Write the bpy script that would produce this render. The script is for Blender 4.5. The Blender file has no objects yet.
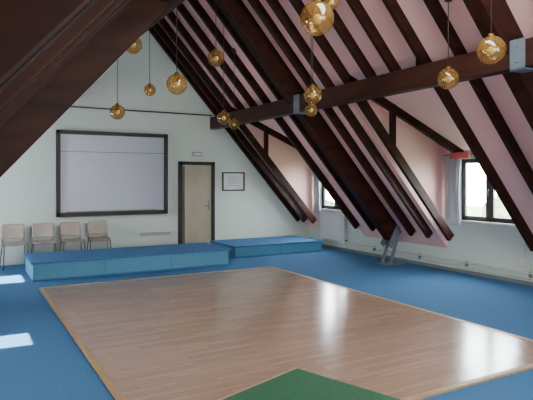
import bpy, bmesh, math, random
from mathutils import Vector, Matrix, noise
random.seed(4)
S=bpy.context.scene
def lin(c):
    return tuple((v/255/12.92 if v/255<=0.04045 else ((v/255+0.055)/1.055)**2.4) for v in c)+(1,)
# ---------------------------------------------------------------- materials
def mat(name,rgb,rough=0.6,var=0.0,scale=(3,3,3),metal=0.0,bump=0.0,rgb2=None,detail=4,spec=0.5):
    m=bpy.data.materials.new(name); m.use_nodes=True
    nt=m.node_tree; b=nt.nodes['Principled BSDF']
    b.inputs['Roughness'].default_value=rough; b.inputs['Metallic'].default_value=metal
    b.inputs['Specular IOR Level'].default_value=spec
    tc=nt.nodes.new('ShaderNodeTexCoord'); mp=nt.nodes.new('ShaderNodeMapping')
    mp.inputs['Scale'].default_value=scale
    n=nt.nodes.new('ShaderNodeTexNoise'); n.inputs['Scale'].default_value=1; n.inputs['Detail'].default_value=detail
    r=nt.nodes.new('ShaderNodeValToRGB')
    c=lin(rgb); c2=lin(rgb2) if rgb2 else tuple(min(1,v*(1+var)) for v in c[:3])+(1,)
    c1=c if rgb2 else tuple(v*(1-var) for v in c[:3])+(1,)
    r.color_ramp.elements[0].position=0.3; r.color_ramp.elements[1].position=0.7
    r.color_ramp.elements[0].color=c1; r.color_ramp.elements[1].color=c2
    L=nt.links.new
    L(tc.outputs['Object'],mp.inputs[0]); L(mp.outputs[0],n.inputs['Vector']); L(n.outputs[0],r.inputs[0]); L(r.outputs[0],b.inputs['Base Color'])
    if bump:
        bp=nt.nodes.new('ShaderNodeBump'); bp.inputs['Strength'].default_value=bump; bp.inputs['Distance'].default_value=0.01
        L(n.outputs[0],bp.inputs['Height']); L(bp.outputs[0],b.inputs['Normal'])
    return m
M={}
M['wall']=mat('wall_plaster',(208,220,210),0.8,0.03,(1.5,1.5,1.5))
M['pink']=mat('pink_ceiling',(246,196,192),0.8,0.05,(1.2,1.2,1.2))
M['wood']=mat('dark_stained_timber',(34,16,12),0.5,rgb2=(60,29,20),scale=(2,9,9),bump=0.1,spec=0.15)
M['purl']=mat('purlin_timber',(48,26,21),0.5,rgb2=(68,40,31),scale=(10,1.2,10),bump=0.1,spec=0.2)
M['carpet']=mat('blue_carpet',(56,102,146),0.95,rgb2=(78,126,168),scale=(60,60,60),bump=0.4,spec=0.15)
M['riser']=mat('stage_riser_blue',(84,144,172),0.8,0.12,(30,30,30))
M['stagetop']=mat('stage_carpet',(56,100,146),0.9,rgb2=(74,122,166),scale=(50,50,50),spec=0.2)
M['trim']=mat('edge_trim_oak',(164,138,104),0.45,0.15,(20,3,20))
M['green']=mat('green_mat',(34,84,58),0.85,rgb2=(46,102,70),scale=(40,40,40),bump=0.2)
M['frame']=mat('dark_frame',(36,26,25),0.5,0.15,(8,8,8))
M['board']=mat('whiteboard',(188,192,204),0.3,0.03,(1,1,1))
M['door']=mat('door_leaf',(166,156,136),0.5,0.06,(10,10,2))
M['white']=mat('white_enamel',(228,230,226),0.35,0.01)
M['steel']=mat('galvanised_steel',(118,130,140),0.45,0.12,(12,12,12),metal=0.3)
M['chrome']=mat('chair_tube',(110,110,110),0.3,0.02,metal=0.8)
M['seat']=mat('chair_shell',(172,160,148),0.5,0.06,(6,6,6))
M['brass']=mat('brass',(150,110,50),0.3,0.05,metal=0.9)
M['rod']=mat('rod_dark',(60,48,40),0.5,0.05)
M['curtain']=mat('curtain_cloth',(212,218,224),0.9,0.08,(12,12,1))
M['red']=mat('red_blind',(204,108,100),0.7,0.06)
M['ink']=mat('faint_marker',(186,158,176),0.6,0.02)
M['grey']=mat('grey_plastic',(120,122,124),0.5,0.04)
M['leaf']=mat('foliage',(40,54,36),0.9,rgb2=(76,92,64),scale=(3,3,3))
M['grass']=mat('grass',(70,94,56),0.9,0.15,(1,1,1))
M['paper']=mat('certificate_paper',(214,216,220),0.5,0.08,(9,9,14))
# laminate
def laminate():
    m=bpy.data.materials.new('laminate_planks'); m.use_nodes=True; nt=m.node_tree; b=nt.nodes['Principled BSDF']; L=nt.links.new
    tc=nt.nodes.new('ShaderNodeTexCoord'); br=nt.nodes.new('ShaderNodeTexBrick')
    br.inputs['Scale'].default_value=1; br.inputs['Brick Width'].default_value=0.6; br.inputs['Row Height'].default_value=0.075
    br.inputs['Mortar Size'].default_value=0.0015; br.inputs['Bias'].default_value=0.0
    br.inputs['Color1'].default_value=lin((178,150,130)); br.inputs['Color2'].default_value=lin((163,136,117)); br.inputs['Mortar'].default_value=lin((128,102,88))
    mp=nt.nodes.new('ShaderNodeMapping'); mp.inputs['Scale'].default_value=(3,40,1)
    n=nt.nodes.new('ShaderNodeTexNoise'); n.inputs['Scale'].default_value=1; n.inputs['Detail'].default_value=5
    mx=nt.nodes.new('ShaderNodeMix'); mx.data_type='RGBA'; mx.blend_type='MULTIPLY'; mx.inputs['Factor'].default_value=0.4
    r=nt.nodes.new('ShaderNodeValToRGB'); r.color_ramp.elements[0].position=.3; r.color_ramp.elements[1].position=.7
    r.color_ramp.elements[0].color=(.66,.63,.6,1); r.color_ramp.elements[1].color=(1,1,1,1)
    L(tc.outputs['Object'],br.inputs['Vector']); L(tc.outputs['Object'],mp.inputs[0]); L(mp.outputs[0],n.inputs['Vector']); L(n.outputs[0],r.inputs[0])
    L(br.outputs['Color'],mx.inputs['A']); L(r.outputs[0],mx.inputs['B']); L(mx.outputs['Result'],b.inputs['Base Color'])
    b.inputs['Roughness'].default_value=0.19; b.inputs['Specular IOR Level'].default_value=0.9
    n2=nt.nodes.new('ShaderNodeTexNoise'); n2.inputs['Scale'].default_value=9
    bp=nt.nodes.new('ShaderNodeBump'); bp.inputs['Strength'].default_value=0.07; bp.inputs['Distance'].default_value=0.02
    L(tc.outputs['Object'],n2.inputs['Vector']); L(n2.outputs[0],bp.inputs['Height']); L(bp.outputs[0],b.inputs['Normal'])
    return m
M['lam']=laminate()
def thin_glass(name,col,gl=0.08,diff=0.0,dcol=(1,1,1,1)):
    m=bpy.data.materials.new(name); m.use_nodes=True; nt=m.node_tree; nt.nodes.clear(); L=nt.links.new
    o=nt.nodes.new('ShaderNodeOutputMaterial'); t=nt.nodes.new('ShaderNodeBsdfTransparent'); t.inputs[0].default_value=col
    g=nt.nodes.new('ShaderNodeBsdfGlossy'); g.inputs['Roughness'].default_value=0.06
    d=nt.nodes.new('ShaderNodeBsdfDiffuse'); d.inputs[0].default_value=dcol
    a=nt.nodes.new('ShaderNodeMixShader'); a.inputs[0].default_value=diff; L(t.outputs[0],a.inputs[1]); L(d.outputs[0],a.inputs[2])
    lw=nt.nodes.new('ShaderNodeLayerWeight'); lw.inputs['Blend'].default_value=0.25
    mt=nt.nodes.new('ShaderNodeMath'); mt.operation='MULTIPLY_ADD'; mt.inputs[1].default_value=0.5; mt.inputs[2].default_value=gl
    L(lw.outputs['Facing'],mt.inputs[0])
    b=nt.nodes.new('ShaderNodeMixShader'); L(mt.outputs[0],b.inputs[0]); L(a.outputs[0],b.inputs[1]); L(g.outputs[0],b.inputs[2]); L(b.outputs[0],o.inputs[0])
    return m
M['glass']=thin_glass('window_glass',(.95,.97,.97,1),0.02)
M['amber']=thin_glass('amber_glass',(0.88,0.68,0.34,1),0.08,0.2,lin((206,166,84)))
# ---------------------------------------------------------------- mesh builder
class B:
    def __init__(s): s.bm=bmesh.new(); s.m=[]
    def mi(s,k):
        if k not in s.m: s.m.append(k)
        return s.m.index(k)
    def _set(s,f,k,smooth=False):
        i=s.mi(k)
        for x in f: x.material_index=i; x.smooth=smooth
    def box(s,x0,x1,y0,y1,z0,z1,k,mx=None):
        v=[Vector((x,y,z)) for z in (z0,z1) for y in (y0,y1) for x in (x0,x1)]
        if mx: v=[mx@p for p in v]
        return s.hexa([v[i] for i in (0,1,3,2,4,5,7,6)],k)
    def hexa(s,v,k):
        v=[s.bm.verts.new(p) for p in v]
        fs=[s.bm.faces.new([v[i] for i in q]) for q in ((3,2,1,0),(4,5,6,7),(0,1,5,4),(1,2,6,5),(2,3,7,6),(3,0,4,7))]
        s._set(fs,k); return v
    def poly(s,pts,k):
        s._set([s.bm.faces.new([s.bm.verts.new(p) for p in pts])],k)
    def cyl(s,a,b,r,k,n=12,r2=None,smooth=True):
        a=Vector(a);b=Vector(b);d=(b-a); q=d.to_track_quat('Z','Y').to_matrix().to_4x4()
        g=bmesh.ops.create_cone(s.bm,cap_ends=True,segments=n,radius1=r,radius2=r if r2 is None else r2,depth=d.length,matrix=Matrix.Translation((a+b)/2)@q)
        f={x for v in g['verts'] for x in v.link_faces}; s._set(f,k,smooth)
    def sph(s,c,r,k,sub=None,u=24,v=14,sc=(1,1,1)):
        g=bmesh.ops.create_uvsphere(s.bm,u_segments=u,v_segments=v,radius=r,matrix=Matrix.Translation(c)@Matrix.Diagonal((*sc,1)))
        f={x for w in g['verts'] for x in w.link_faces}; s._set(f,k,True)
    def tube(s,pts,r,k,n=10):
        for a,b in zip(pts,pts[1:]): s.cyl(a,b,r,k,n)
        for p in pts[1:-1]: s.sph(p,r,k,u=n,v=6)
    def done(s,name,parent=None,bevel=0,origin=None):
        bmesh.ops.recalc_face_normals(s.bm,faces=s.bm.faces)
        me=bpy.data.meshes.new(name)
        if origin is not None: bmesh.ops.translate(s.bm,verts=s.bm.verts,vec=-Vector(origin))
        s.bm.to_mesh(me); s.bm.free()
        for k in s.m: me.materials.append(M[k])
        o=bpy.data.objects.new(name,me); S.collection.objects.link(o)
        if origin is not None: o.location=origin
        if parent: o.parent=parent
        if bevel:
            md=o.modifiers.new('bev','BEVEL'); md.width=bevel; md.segments=2; md.limit_method='ANGLE'
        return o
def empty(name,loc=(0,0,0)):
    e=bpy.data.objects.new(name,None); e.location=loc; e.empty_display_size=.1; S.collection.objects.link(e); return e
# ---------------------------------------------------------------- dims
YB=11.4; YF=-3.0; XR=7.65; XM=3.15; XL=2*XM-XR
K=1.126; AL=math.atan(K); CA,SA=math.cos(AL),math.sin(AL)
def zin(X): return 8.8-K*X           # inner edge of rafters (right side)
ZR=9.01                              # roof plane: z=ZR-K*X
DORM=[(5.05,6.85),(9.15,10.98)]
XD=5.12
def zd(X): return 2.15+(7.65-X)*(ZR-K*5.12-2.15)/(7.65-5.12)
WINR=[(5.42,6.56),(9.65,10.8)]; WINL=[(5.8,6.4),(9.4,10.25)]; WLT=[1.80,2.02]
# floor / carpet
b=B(); b.box(XL-.1,XR+.12,YF,YB+.1,-.12,0,'carpet'); b.done('floor')
# back wall (gable) & rear wall
def gable(y0,y1,name):
    b=B()
    pr=[(XL-.05,0),(XR+.05,0),(XR+.05,ZR-K*(XR+.05)),(XM,ZR-K*XM),(XL-.05,ZR-K*(XR+.05))]
    a=[b.bm.verts.new((x,y0,z)) for x,z in pr]; c=[b.bm.verts.new((x,y1,z)) for x,z in pr]
    fs=[b.bm.faces.new(a),b.bm.faces.new(c[::-1])]+[b.bm.faces.new((a[i],a[(i+1)%5],c[(i+1)%5],c[i])) for i in range(5)]
    b._set(fs,'wall'); return b.done(name)
gable(YB,YB+.15,'wall_back'); gable(YF-.15,YF,'wall_front')
def mir(p,side):
    return Vector(p) if side>0 else Vector((2*XM-p[0],p[1],p[2]))
# side walls
for side,nm,W in ((1,'right',WINR),(-1,'left',WINL)):
    b=B()
    def bx(y0,y1,z0,z1,k='wall'):
        xs=sorted([mir((XR,0,0),side).x, mir((XR+.12,0,0),side).x]); b.box(xs[0],xs[1],y0,y1,z0,z1,k)
    bx(YF,YB,0,.6)
    for i,((d0,d1),(w0,w1)) in enumerate(zip(DORM,W)):
        zt=2.0 if side>0 else WLT[i]
        bx(d0,d1,.6,.93); bx(d0,w0,.93,zt); bx(w1,d1,.93,zt); bx(d0,d1,zt,2.2)
    b.done('wall_'+nm)
    # roof slope with dormers
    b=B()
    ys=[YF,DORM[0][0],DORM[0][1],DORM[1][0],DORM[1][1],YB]
    for i in range(5):
        for j,(xa,xb) in enumerate(((XM,XD),(XD,7.72))):
            if j==1 and i in (1,3): continue
            b.poly([mir(p,side) for p in ((xa,ys[i],ZR-K*xa),(xb,ys[i],ZR-K*xb),(xb,ys[i+1],ZR-K*xb),(xa,ys[i+1],ZR-K*xa))],'pink')
    for d0,d1 in DORM:
        b.poly([mir(p,side) for p in ((XD,d0,zd(XD)),(7.77,d0,zd(7.77)),(7.77,d1,zd(7.77)),(XD,d1,zd(XD)))],'pink')
        for d in (d0,d1):
            b.poly([mir(p,side) for p in ((XD,d,zd(XD)),(7.72,d,zd(7.72)),(7.72,d,ZR-K*7.72))],'pink')
    b.done('ceiling_'+nm)
# ---------------------------------------------------------------- rafters
def slope_hexa(b,side,xa,xb,y,t,dep,off,k,fn=zin):
    n=Vector((SA,0,CA))
    pa=Vector((xa,0,fn(xa)))-n*off; pb=Vector((xb,0,fn(xb)))-n*off
    v=[]
    for yy in (y-t/2,y+t/2):
        for p in (pa,pb,pb+n*dep,pa+n*dep): v.append(mir((p.x,yy,p.z),side))
    b.hexa(v,k)
full_R=[11.33,11.06,10.66,9.05,8.5,7.42,7.0,6.52,4.95,4.4,3.15,2.65,2.15,1.65,1.15,.65,.15,-.35,-.85,-1.35,-1.85,-2.35,-2.85]
cut_R=[10.15,9.6,6.0,5.5]
DP=.145; TH=.07
for y in full_R:
    b=B(); slope_hexa(b,1,3.13,7.3,y,TH,DP,0,'wood'); b.done('ceiling_rafter',bevel=.006)
for y in cut_R:
    b=B(); slope_hexa(b,1,3.13,5.12,y,TH,DP,0,'wood'); b.done('ceiling_rafter',bevel=.006)
for y in [11.33,11.06,9.05,8.5,7.42,7.0,4.95,4.4,3.15,2.65,2.15,1.65,1.15,.65,.15,-.35,-.85,-1.35,-1.85,-2.35]:
    b=B(); slope_hexa(b,-1,3.13,7.3,y,TH,DP,0,'wood'); b.done('ceiling_rafter',bevel=.006)
for y in cut_R:
    b=B(); slope_hexa(b,-1,3.13,5.12,y,TH,DP,0,'wood'); b.done('ceiling_rafter',bevel=.006)
# dormer framing: post, sloping dormer rafters
for (d0,d1),yp in zip(DORM,(6.52,10.66)):
    b=B(); b.box(5.98,6.06,yp-.04,yp+.04,zin(6.0)+.02,zd(6.02),'wood'); b.done('ceiling_post')
    for yy in (yp,d0+.05):
        b=B(); v=[]
        for y2 in (yy-.035,yy+.035):
            for x,dz in ((5.14,-.14),(7.64,-.14),(7.64,-.002),(5.14,-.002)): v.append((x,y2,zd(x)+dz))
        b.hexa(v,'wood'); b.done('ceiling_rafter')
# trusses
def truss(y):
    e=empty('roof_truss',(XM,y,0))
    inv=Matrix.Translation(e.location).inverted()
    for side in (1,-1):
        b=B(); slope_hexa(b,side,3.0,7.3,y,.2,.43,.18,'wood'); o=b.done('principal_rafter',e,bevel=.01); o.matrix_parent_inverse=inv
        # steel shoe
        b=B()
        for yy in (y-.12,y+.105):
            b.hexa([mir(p,side) for p in ((7.08,yy,.40),(7.16,yy,.32),(7.42,yy,.62),(7.30,yy,.76),(7.08,yy+.015,.40),(7.16,yy+.015,.32),(7.42,yy+.015,.62),(7.30,yy+.015,.76))],'steel')
            b.hexa([mir(p,side) for p in ((7.10,yy,.02),(7.17,yy,.02),(7.34,yy,.5),(7.26,yy,.5),(7.10,yy+.015,.02),(7.17,yy+.015,.02),(7.34,yy+.015,.5),(7.26,yy+.015,.5))],'steel')
        xs=sorted([mir((7.05,0,0),side).x,mir((7.5,0,0),side).x]); b.box(xs[0],xs[1],y-.14,y+.14,0,.02,'steel')
        for zz,xx in ((.15,7.18),(.34,7.24)):
            b.cyl(mir((xx,y-.13,zz),side),mir((xx,y+.13,zz),side),.012,'steel')
        o=b.done('steel_shoe',e); o.matrix_parent_inverse=inv
        # purlin hanger
        if side<0: continue
        b=B(); xs=sorted([mir((4.93,0,0),side).x,mir((5.13,0,0),side).x])
        yy=y-.29
        for xa,xb in ((xs[0],xs[0]+.012),(xs[1]-.012,xs[1])): b.box(xa,xb,yy,yy+.17,2.77,3.08,'steel')
        b.box(xs[0],xs[1],yy,yy+.17,2.765,2.78,'steel')
        for zz in (2.85,3.0):
            b.cyl((xs[0]-.012,yy+.085,zz),(xs[1]+.012,yy+.085,zz),.014,'steel',8)
        o=b.done('purlin_hanger',e); o.matrix_parent_inverse=inv
for y in (7.9,3.72,-.4): truss(y)
b=B(); b.box(4.95,5.11,YF,YB,2.79,3.07,'purl'); b.done('purlin_beam',bevel=.008)
b=B(); b.box(2*XM-5.11,2*XM-4.95,YF,YB,2.89,3.17,'purl'); b.done('purlin_beam',bevel=.008)
b=B(); b.box(XM-.06,XM+.06,YF,YB,5.1,5.4,'wood'); b.done('ridge_beam')
# ---------------------------------------------------------------- dance floor
b=B(); b.box(1.05,4.97,2.98,8.62,0,.018,'lam'); b.done('dance_floor')
b=B()
for q in ((.99,1.05,2.92,8.68),(4.97,5.03,2.92,8.68),(1.05,4.97,2.92,2.98),(1.05,4.97,8.62,8.68)): b.box(*q,0,.022,'trim')
b.done('trim_1',bevel=.004)
# green mat (rotated)
b=B(); mx=Matrix.Translation((2.46,3.82,.018))@Matrix.Rotation(math.radians(18.5),4,'Z')
b.box(-1.2,-.0,-2.2,-.0,0,.035,'green',mx)
b.box(-1.22,0.0,0,.02,0,.036,'trim',mx)
b.done('green_floor_mat',bevel=.004)
# ---------------------------------------------------------------- stages
def stage(x0,x1,y0,y1,h,name='stage_platform'):
    b=B()
    b.box(x0+.03,x1-.03,y0+.03,y1-.01,0,h-.03,'riser')
    b.box(x0,x1,y0,y1,h-.03,h,'stagetop')
    n=max(2,round((x1-x0)/1.15))
    for i in range(1,n):
        x=x0+(x1-x0)*i/n; b.box(x-.004,x+.004,y0+.026,y0+.032,0.01,h-.03,'stagetop')
    b.box(x0+.02,x1-.02,y0+.022,y0+.03,0,.03,'stagetop')
    b.done(name,bevel=.006)
stage(.95,4.47,9.3,10.55,.31); stage(4.9,7.15,10.0,11.28,.25)
# ---------------------------------------------------------------- whiteboard recess
e=empty('framed_whiteboard',(2.77,YB,1.75))
inv=Matrix.Translation(e.location).inverted()
def ch(b,n,bev=0):
    o=b.done(n,e,bevel=bev); o.matrix_parent_inverse=inv; return o
x0,x1,z0,z1=1.62,3.92,.89,2.63
b=B(); t=.075
for q in ((x0,x1,z0,z0+t+.01),(x0,x1,z1-t,z1),(x0,x0+t,z0,z1),(x1-t,x1,z0,z1)): b.box(q[0],q[1],YB-.09,YB,q[2],q[3],'frame')
ch(b,'frame',.005)
b=B(); b.box(x0+t,x1-t,YB-.02,YB,z0+t,z1-t,'board'); ch(b,'board')
b=B(); b.box(x0+t,x1-t,YB-.035,YB-.02,2.2,2.212,'grey'); b.box(x0+.2,x1-.25,YB-.06,YB-.02,z0+t+.01,z0+t+.03,'grey'); ch(b,'rail')
b=B()
pts=[(2.0+i*.03,YB-.022,2.04+random.uniform(-.03,.03)) for i in range(24)]
b.tube(pts,.003,'ink',6)
ch(b,'writing')
# ---------------------------------------------------------------- door
e=empty('door_1',(4.6,YB,0)); inv=Matrix.Translation(e.location).inverted()
b=B(); b.box(4.18,4.27,YB-.07,YB,0,2.04,'frame'); b.box(4.97,5.05,YB-.07,YB,0,2.04,'frame'); b.box(4.18,5.05,YB-.07,YB,1.97,2.04,'frame'); ch(b,'door_frame',.004)
b=B(); b.box(4.27,4.97,YB-.045,YB,.01,1.97,'door'); b.box(4.29,4.32,YB-.05,YB-.04,.05,1.93,'frame'); ch(b,'door_leaf',.004)
b=B(); b.box(4.88,4.92,YB-.052,YB-.044,.95,1.15,'steel'); b.cyl((4.90,YB-.045,1.05),(4.90,YB-.1,1.05),.01,'steel'); b.cyl((4.905,YB-.095,1.05),(4.79,YB-.095,1.05),.01,'steel'); ch(b,'handle')
b=B(); b.box(4.52,4.74,YB-.06,YB,2.17,2.26,'grey'); b.box(4.54,4.72,YB-.07,YB-.06,2.185,2.245,'white'); b.done('emergency_exit_light',bevel=.008)
# certificate
b=B(); X0,X1,Z0,Z1=5.26,5.84,1.37,1.81
for q in ((X0,X1,Z0,Z0+.03),(X0,X1,Z1-.03,Z1),(X0,X0+.03,Z0,Z1),(X1-.03,X1,Z0,Z1)): b.box(q[0],q[1],YB-.03,YB,q[2],q[3],'frame')
b.box(X0+.03,X1-.03,YB-.012,YB,Z0+.03,Z1-.03,'paper')
for i in range(5): b.box(X0+.14,X1-.14-(i%2)*.06,YB-.014,YB-.012,Z1-.12-i*.05,Z1-.115-i*.05+.004,'grey')
b.done('framed_certificate')
# vent, conduit
b=B(); b.box(3.3,4.02,YB-.03,YB,.42,.50,'white')
for i in range(4): b.box(3.32,4.0,YB-.04,YB-.028,.428+i*.018,.436+i*.018,'grey')
b.done('wall_vent_grille')
b=B(); b.box(1.5,5.0,YB-.03,YB,3.10,3.125,'frame'); b.done('trim_2')
b=B(); b.box(XL,4.18,YB-.015,YB,0,.07,'wall'); b.box(5.05,XR,YB-.015,YB,0,.07,'wall'); b.done('baseboard_back')
b=B(); b.box(XR-.012,XR,YF,YB,0,.06,'grey'); b.done('baseboard_right')
# ---------------------------------------------------------------- windows
def window(side,w0,w1,z0,z1,nm):
    e=empty(nm,mir((XR+.06,(w0+w1)/2,(z0+z1)/2),side)); inv=Matrix.Translation(e.location).inverted()
    def xb(a,c):
        return sorted([mir((a,0,0),side).x,mir((c,0,0),side).x])
    b=B(); f=.05
    X=xb(XR+.02,XR+.1)
    for q in ((w0,w1,z0,z0+f),(w0,w1,z1-f,z1),(w0,w0+f,z0,z1),(w1-f,w1,z0,z1)): b.box(*X,*q,'frame')
    m=(w0+w1)/2
    if side>0: b.box(*X,m-.05,m+.05,z0,z1,'frame')
    for a,c in (((w0+f,m-.05),(m+.05,w1-f)) if side>0 else ((w0+f,w1-f),)):
        X2=xb(XR+.03,XR+.07)
        for q in ((a,c,z0+f,z0+f+.03),(a,c,z1-f-.03,z1-f),(a,a+.025,z0+f,z1-f),(c-.025,c,z0+f,z1-f)): b.box(*X2,*q,'frame')
    o=b.done('frame',e,bevel=.003); o.matrix_parent_inverse=inv
    b=B(); X=xb(XR+.048,XR+.052); b.box(*X,w0+f,w1-f,z0+f,z1-f,'glass'); o=b.done('pane',e); o.matrix_parent_inverse=inv
    b=B(); X=xb(XR-.06,XR+.03); b.box(*X,w0-.06,w1+.06,z0-.035,z0,'white'); o=b.done('sill',e,bevel=.004); o.matrix_parent_inverse=inv
    b=B(); b.cyl(mir((XR-.015,m+.0,(z0+z1)/2),side),mir((XR+.03,m,(z0+z1)/2),side),.01,'steel'); b.cyl(mir((XR-.015,m,(z0+z1)/2+.02),side),mir((XR-.015,m,(z0+z1)/2-.1),side),.01,'steel'); o=b.done('handle',e); o.matrix_parent_inverse=inv
for i,(w0,w1) in enumerate(WINR): window(1,w0,w1,.93,2.0,'window_%d'%(i+1))
for i,(w0,w1) in enumerate(WINL): window(-1,w0,w1,.93,WLT[i],'window_%d'%(i+3))
# curtains
def curtain(y0,y1,x,z0,z1,gather=1.0):
    b=B(); N=60; R=14; vs=[]
    for j in range(R+1):
        row=[]; tz=j/R
        for i in range(N+1):
            u=i/N; pinch=1-.25*math.sin(math.pi*tz)*gather
            y=(y0+y1)/2+(u-.5)*(y1-y0)*pinch
            row.append(b.bm.verts.new((x+.025*math.sin(u*math.pi*2*5)+.006*math.sin(u*31+tz*4),y,z1+(z0-z1)*tz)))
        vs.append(row)
    fs=[b.bm.faces.new((vs[j][i],vs[j][i+1],vs[j+1][i+1],vs[j+1][i])) for j in range(R) for i in range(N)]
    b._set(fs,'curtain',True)
    o=b.done('window_curtain'); md=o.modifiers.new('s','SOLIDIFY'); md.thickness=.004
    return o
for a,c in ((6.46,6.81),(10.68,10.95),(9.25,9.5),(5.1,5.3)): curtain(a,c,XR-.12,.84,2.05)
for (d0,d1) in DORM:
    b=B(); b.cyl((XR-.12,d0+.01,2.075),(XR-.12,d1-.01,2.075),.012,'steel'); b.done('curtain_rail')
b=B(); b.box(XR-.22,XR-.165,6.22,6.62,2.0,2.09,'red'); b.cyl((XR-.19,6.22,2.085),(XR-.19,6.62,2.085),.028,'red'); b.done('red_roller_blind',bevel=.01)
# radiator, pipes
def radiator(y0,y1,z0=.2,z1=.82):
    b=B(); n=int((y1-y0)/.05)
    b.box(XR-.10,XR-.07,y0,y1,z0,z1,'white'); b.box(XR-.05,XR-.03,y0,y1,z0,z1,'white')
    for i in range(n):
        y=y0+(i+.5)*(y1-y0)/n; b.box(XR-.11,XR-.098,y-.014,y+.014,z0+.03,z1-.03,'white')
    b.box(XR-.11,XR-.02,y0,y1,z1,z1+.015,'white')
    for y in (y0+.1,y1-.1): b.box(XR-.04,XR-.001,y-.02,y+.02,z0+.1,z1-.1,'white')
    b.cyl((XR-.07,y0+.05,z0),(XR-.07,y0+.05,.12),.012,'white'); b.cyl((XR-.07,y0-.05,z0+.05),(XR-.07,y0,z0+.05),.02,'grey')
    b.done('panel_radiator',bevel=.004)
radiator(9.75,10.7)
b=B()
for z in (.12,.2):
    b.cyl((XR-.05,YF+.1,z),(XR-.05,9.65,z),.014,'white')
for y in [1,2.5,4,5.2,6.4,7.5,8.8]:
    b.box(XR-.06,XR-.013,y-.015,y+.015,.1,.22,'grey')
b.done('heating_pipes')
b=B(); b.cyl((XR-.02,5.32,.24),(XR-.02,5.32,.85),.012,'white'); b.box(XR-.05,XR-.001,5.28,5.36,.3,.42,'white'); b.done('wall_cable')
# ---------------------------------------------------------------- pendant globes
def ceilz(X):
    return ZR-K*(X if X>XM else 2*XM-X)
G=[(2.90,4.16,3.16,.16),(4.28,3.32,2.85,.13),(4.72,4.22,2.77,.118),(3.97,5.79,2.745,.12),(4.18,6.14,2.60,.09),(3.38,7.55,3.50,.127),
(2.36,6.48,2.85,.13),(2.73,8.80,3.14,.1),(2.13,8.56,2.71,.119),(2.35,8.44,3.77,.14),(4.02,8.64,2.73,.12),(4.40,9.0,2.67,.1),(3.58,4.87,3.62,.085)]
for x,y,z,r in G:
    e=empty('pendant_globe_lamp',(x,y,z)); top=ceilz(x)-z
    b=B(); b.sph((0,0,0),r,'amber',u=36,v=20); b.done('glass_globe',e)
    b=B(); b.cyl((0,0,r*.9),(0,0,r*1.18),r*.3,'brass',20,r2=r*.16); b.cyl((0,0,r*.25),(0,0,r*.9),r*.13,'brass',14); b.cyl((0,0,r*.55),(0,0,r*.95),r*.24,'brass',16); b.done('lamp_holder',e)
    b=B(); b.sph((0,0,-r*.05),r*.3,'white',u=16,v=10); b.done('bulb',e)
    b=B(); b.cyl((0,0,r*1.1),(0,0,top),.005,'rod',8); b.cyl((0,0,top-.06),(0,0,top+.02),.04,'rod',16,r2=.05); b.done('suspension_rod',e)
# ---------------------------------------------------------------- chairs
def chair(x,y,rz=0):
    e=empty('stacking_chair',(x,y,0)); e.rotation_euler[2]=rz
    b=B(); N=10
    def grid(fn,k):
        vs=[[b.bm.verts.new(fn(i/N,j/N)) for i in range(N+1)] for j in range(N+1)]
        b._set([b.bm.faces.new((vs[j][i],vs[j][i+1],vs[j+1][i+1],vs[j+1][i])) for j in range(N) for i in range(N)],k,True)
    def seat(u,v):
        w=.40*(1-.06*v); X=(u-.5)*w; Y=-.2+.4*v
        return (X,Y,.445+.03*(2*u-1)**2-.03*math.exp(-((v-0)**2)*30)*1+ -.012*math.sin(math.pi*v))
    grid(seat,'seat')
    o=b.done('seat',e); md=o.modifiers.new('s','SOLIDIFY'); md.thickness=.014; md.offset=1
    b=B()
    def back(u,v):
        w=.40-.10*max(0,v-.6)**2; X=(u-.5)*w*(1-.25*max(0,(v-.75)*4)**3*.25)
        return (X,.19+.07*v-.05*(2*u-1)**2,.52+.27*v)
    grid(back,'seat')
    o=b.done('backrest',e); md=o.modifiers.new('s','SOLIDIFY'); md.thickness=.014
    b=B()
    for s in (-1,1):
        b.tube([(s*.21,-.22,0.012),(s*.19,-.17,.43),(s*.19,.17,.44),(s*.18,.21,.56),(s*.17,.265,.76)],.011,'chrome')
        b.tube([(s*.19,.12,.435),(s*.22,.24,.012)],.011,'chrome')
        for yy in (-.22,.24): b.cyl((s*(.21 if yy<0 else .22),yy,0),(s*(.21 if yy<0 else .22),yy,.03),.015,'rod')
    b.cyl((-.19,-.15,.43),(.19,-.15,.43),.01,'chrome'); b.cyl((-.19,.15,.435),(.19,.15,.435),.01,'chrome')
    b.done('frame',e)
for x,rz in ((.84,.05),(1.35,-.04),(1.87,.03),(2.38,-.06)): chair(x,11.02,rz)
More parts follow.
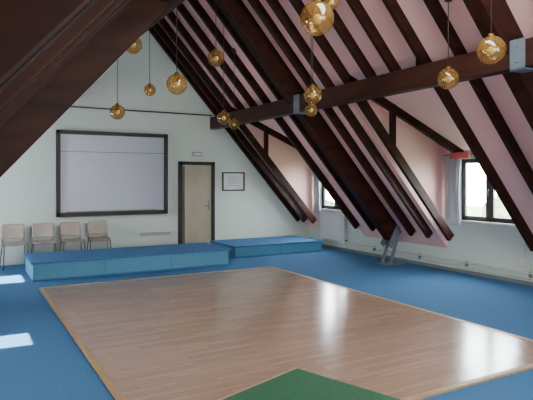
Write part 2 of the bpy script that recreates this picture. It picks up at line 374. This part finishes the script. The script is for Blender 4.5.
# ---------------------------------------------------------------- outside
b=B(); b.box(9.5,80,-40,80,-3.3,-3.2,'grass'); b.done('ground_outside')
def tree(x,y,top,r):
    b=B(); b.cyl((x,y,-3.2),(x,y,top-r),.2,'frame')
    for i in range(7):
        g=bmesh.ops.create_icosphere(b.bm,subdivisions=3,radius=r*random.uniform(.5,.8),matrix=Matrix.Translation((x+random.uniform(-.7,.7)*r,y+random.uniform(-.8,.8)*r,top-r+random.uniform(-.7,.4)*r)))
        for v in g['verts']: v.co+=Vector(noise.noise_vector(v.co*2.2))*.35
        b._set({f for v in g['verts'] for f in v.link_faces},'leaf')
    b.done('garden_tree')
tree(17,11.6,1.2,1.3); tree(19,10.5,1.0,1.6); tree(18,23,1.2,2.0); tree(22,19,.6,2)
# ---------------------------------------------------------------- light
w=bpy.data.worlds.new('World'); S.world=w; w.use_nodes=True
bg=w.node_tree.nodes['Background']; bg.inputs[0].default_value=(.90,.95,1,1); bg.inputs[1].default_value=52.0
sl=bpy.data.lights.new('sun','SUN'); sl.energy=80; sl.angle=.01; sl.color=(1,.96,.88)
so=bpy.data.objects.new('sun',sl); S.collection.objects.link(so); so.rotation_euler=Vector((1,-.03,-.85)).to_track_quat('-Z','Y').to_euler()
def area(nm,loc,d,sx,sy,E,col=(1,1,1)):
    l=bpy.data.lights.new(nm,'AREA'); l.shape='RECTANGLE'; l.size=sx; l.size_y=sy; l.energy=E; l.color=col
    o=bpy.data.objects.new(nm,l); S.collection.objects.link(o); o.location=loc; o.rotation_euler=Vector(d).to_track_quat('-Z','Z').to_euler()
area('gable_daylight',(3.15,-2.7,1.9),(0.05,1,.03),5.5,2.6,380,(.98,1,.97))  # added fill behind the camera; the rear gable has no window
area('ceiling_fluorescent',(3.15,2.4,4.3),(0,.35,-1),1.0,3.5,180,(.98,1,.97))  # invented fill light under the ridge, out of view; no fixture there
area('left_daylight',(-1.15,4.0,1.35),(1,.1,.3),8.0,.9,270,(1,.99,.94))  # added fill strip along the left wall, brightens the right ceiling; not a window
# ---------------------------------------------------------------- camera
cd=bpy.data.cameras.new('camera'); co=bpy.data.objects.new('camera',cd); S.collection.objects.link(co); S.camera=co
cd.sensor_width=36; cd.lens=36*537/533; cd.shift_y=-21/533; cd.clip_start=.02
co.location=(0,0,1.65); co.rotation_euler=(math.radians(90),0,-math.radians(29.5))
